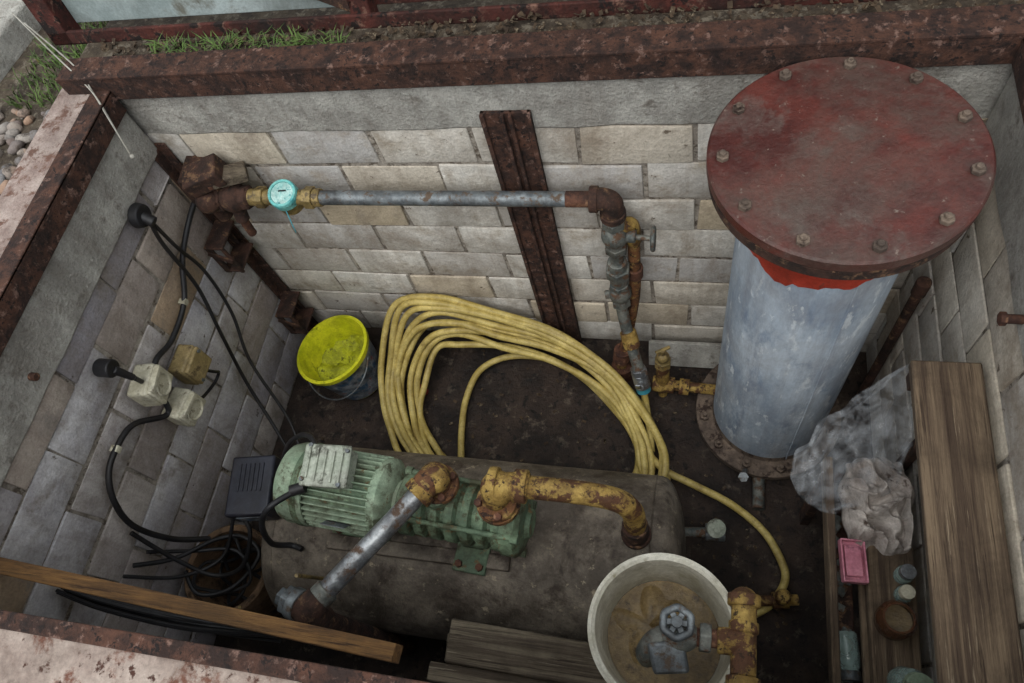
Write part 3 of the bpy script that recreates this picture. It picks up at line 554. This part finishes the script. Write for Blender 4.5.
def bag():
    path=[V(q) for q in [(1.625,-.615,.430),(1.650,-.600,.445),(1.690,-.560,.465),(1.73,-.51,.505),(1.76,-.47,.56),(1.785,-.435,.64),(1.80,-.405,.74)]]
    radii=[.004,.060,.095,.100,.080,.045,.008]
    bm=bmesh.new(); n=90; seg=170; k=len(path)-1; rings=[]
    d=(path[-1]-path[0]).normalized(); s=d.cross(V((0,0,1))).normalized(); u=s.cross(d)
    for i in range(n+1):
        t=i/n*k; j=min(int(t),k-1); f=t-j
        p0,p1,p2,p3=path[max(j-1,0)],path[j],path[j+1],path[min(j+2,k)]
        c=.5*((2*p1)+(p2-p0)*f+(2*p0-5*p1+4*p2-p3)*f*f+(3*p1-p0-3*p2+p3)*f**3)
        f2=f*f*(3-2*f); r=radii[j]*(1-f2)+radii[j+1]*f2
        rg=[]
        for q in range(seg):
            a=2*math.pi*q/seg
            pl=abs(math.sin(a*4.5+1.3*math.sin(t*1.1)+noise.noise(V((math.cos(a)*2,math.sin(a)*2,t*.6)))*2.6))
            cr=1-abs(noise.noise(V((math.cos(a)*2.6,math.sin(a)*2.6,t*1.4))))*2
            rr=r*(1-.22*pl*(.5+.5*t/k))+(.012*noise.noise(V((math.cos(a)*2,math.sin(a)*2,t*.9)))+.004*cr)*min(1,r/.04)
            rg.append(bm.verts.new(c+s*math.cos(a)*rr+u*math.sin(a)*rr*.75))
        rings.append(rg)
    for A,B in zip(rings,rings[1:]):
        for q in range(seg): bm.faces.new((A[q],A[(q+1)%seg],B[(q+1)%seg],B[q]))
    bm.faces.new(rings[0]); bm.faces.new(rings[-1]); bmesh.ops.recalc_face_normals(bm,faces=bm.faces)
    me=bpy.data.meshes.new('plastic_bag'); bm.to_mesh(me); bm.free(); me.shade_smooth(); me.materials.append(FILM)
    o=bpy.data.objects.new('plastic_bag',me); bpy.context.collection.objects.link(o)
bag()
def cloth():
    bm=bmesh.new(); n=110; vs=[]
    for i in range(n):
        row=[]
        for j in range(n):
            u=(i/(n-1)-.5)*2; v=(j/(n-1)-.5)*2
            sq=1-.18*u*u*v*v
            x=1.782+u*.074*sq*(1+.2*noise.noise(V((v*2,1,0)))); y=-.612+v*.115*sq*(1+.2*noise.noise(V((u*2,7,0))))
            q=V((u*1.2+.6*v,v*1.3,3)); w=q+noise.noise_vector(q)*.7
            rd=(1-abs(noise.noise(w*1.4))*2.2); r2=1-abs(noise.noise(w*2.8+V((4,4,4))))*2
            e=max(0,1-max(abs(u),abs(v))**5)
            z=.418+e*(.038+.045*rd+.014*r2)
            row.append(bm.verts.new((x,y,max(z,.413))))
        vs.append(row)
    for i in range(n-1):
        for j in range(n-1): bm.faces.new((vs[i][j],vs[i+1][j],vs[i+1][j+1],vs[i][j+1]))
    me=bpy.data.meshes.new('cloth_rag'); bm.to_mesh(me); bm.free(); me.shade_smooth(); me.materials.append(RAG)
    o=bpy.data.objects.new('cloth_rag',me); bpy.context.collection.objects.link(o); s=o.modifiers.new('s','SOLIDIFY'); s.thickness=.003
cloth()
g=group('soap_dish',(1.722,-.745,.430),(.0,.1,.05)); p=P(g,'tray',PINK,.004); p.box((0,0,.004),(.05,.09,.008)); p.box((-.024,0,.012),(.004,.09,.022)); p.box((.024,0,.012),(.004,.09,.022)); p.box((0,.044,.012),(.05,.004,.022)); p.box((0,-.044,.012),(.05,.004,.022)); p.box((0,0,.012),(.035,.065,.012)); p.done()
def jar(nm,loc,r,h,m,lidm,rot=(0,0,0)):
    g=group(nm,loc,rot)
    P(g,'glass',m).lathe([(0,0),(r*.9,0),(r,.006),(r,h*.72),(r*.8,h*.85),(r*.8,h),(r*.7,h),(r*.7,h*.84),(r*.9,h*.7),(r*.9,.01),(0,.01)],seg=36).done()
    if lidm: P(g,'lid',lidm,.002).lathe([(0,h+.008),(r*.84,h+.008),(r*.86,h+.004),(r*.86,h-.012),(r*.82,h-.012)],seg=36).done()
    P(g,'contents',SLUDGE).lathe([(0,.012),(r*.85,.012),(r*.85,h*.4),(0,h*.4)],seg=24).done()
jar('glass_jar',(1.795,-.86,.438),.037,.085,GLASSB,None,(.05,-.1,0))
jar('glass_jar.001',(1.805,-.975,.438),.032,.085,GLASS,GREENL,(.15,.1,0))
jar('small_jar',(1.818,-.765,.438),.018,.05,GLASS,CHROME)
jar('small_jar.001',(1.815,-.805,.438),.017,.045,GLASS,CREAM)
jar('glass_jar.002',(1.717,-.88,.345),.026,.09,GLASS,GALV,(math.pi/2,0,.1))
jar('glass_jar.003',(1.717,-1.02,.345),.025,.08,GLASS,GREENL,(math.pi/2,0,-.1))
p=P(None,'scrap_pieces',GALVR,.002)
for i in range(22): p.box((R(1.70,1.735),R(-1.09,-.60),.325),(R(.012,.035),R(.01,.03),R(.003,.01)),(R(-.3,.3),R(-.3,.3),R(0,3)))
p.done()
g=group('yellow_floor_pipe'); p=P(g,'pipe',OCHRE,.002); p.cyl((1.50,-.80,.06),(1.665,-.775,.06),.014); p.cyl((1.60,-.785,.06),(1.64,-.779,.06),.022); p.cyl((1.62,-.782,0),(1.62,-.782,.12),.017); p.sph((1.62,-.782,.12),.02); p.done()
# bolts in the concrete ring
p=P(None,'wall_bolts',RUSTB,.001); p.cyl((W-.01,-.46,1.02),(W-.04,-.46,1.02),.008,seg=12); p.hexn((W-.04,-.46,1.02),(W-.05,-.46,1.02),.012)
p.cyl((.015,-.68,1.0),(.035,-.68,1.0),.009,seg=12); p.done()
# string
p=P(None,'string',STRING); p.tube([(-.16,.07,1.30),(-.10,.03,1.22),(-.04,-.01,1.175),(.02,-.06,1.16),(.04,-.10,1.09),(.048,-.122,1.04)],.0018,seg=6); p.tube([(-.14,.06,1.28),(-.06,.02,1.185),(.0,-.04,1.165),(.04,-.09,1.13),(.05,-.12,1.05)],.0018,seg=6); p.sph((.049,-.12,1.04),.006); p.done()
# floor debris
p=P(None,'floor_debris',LEAF)
for i in range(450):
    r=R(.003,.009); p.box((R(.05,1.65),R(-1.0,-.05),.003),(r*1.7,r,.003),(0,0,R(0,6)))
p.done()
# ------------------------------------------------------------------ light: overcast sky
w=bpy.data.worlds.new('overcast'); bpy.context.scene.world=w; w.use_nodes=True; nt=w.node_tree; bg=nt.nodes['Background']
tc=nt.nodes.new('ShaderNodeTexCoord'); sp=nt.nodes.new('ShaderNodeSeparateXYZ'); rp=nt.nodes.new('ShaderNodeValToRGB')
nt.links.new(tc.outputs['Generated'],sp.inputs[0]); nt.links.new(sp.outputs[2],rp.inputs[0])
rp.color_ramp.elements[0].color=(.32,.34,.38,1); rp.color_ramp.elements[1].color=(.92,.97,1,1)
nt.links.new(rp.outputs[0],bg.inputs[0]); bg.inputs[1].default_value=1.5
s=bpy.data.lights.new('hazy_sun','SUN'); s.energy=2.1; s.angle=math.radians(50); s.color=(1,.985,.965); so=bpy.data.objects.new('hazy_sun',s); bpy.context.collection.objects.link(so)
so.rotation_euler=(math.radians(34),math.radians(-4),0)
try: bpy.context.scene.view_settings.view_transform='Standard'
except Exception: pass
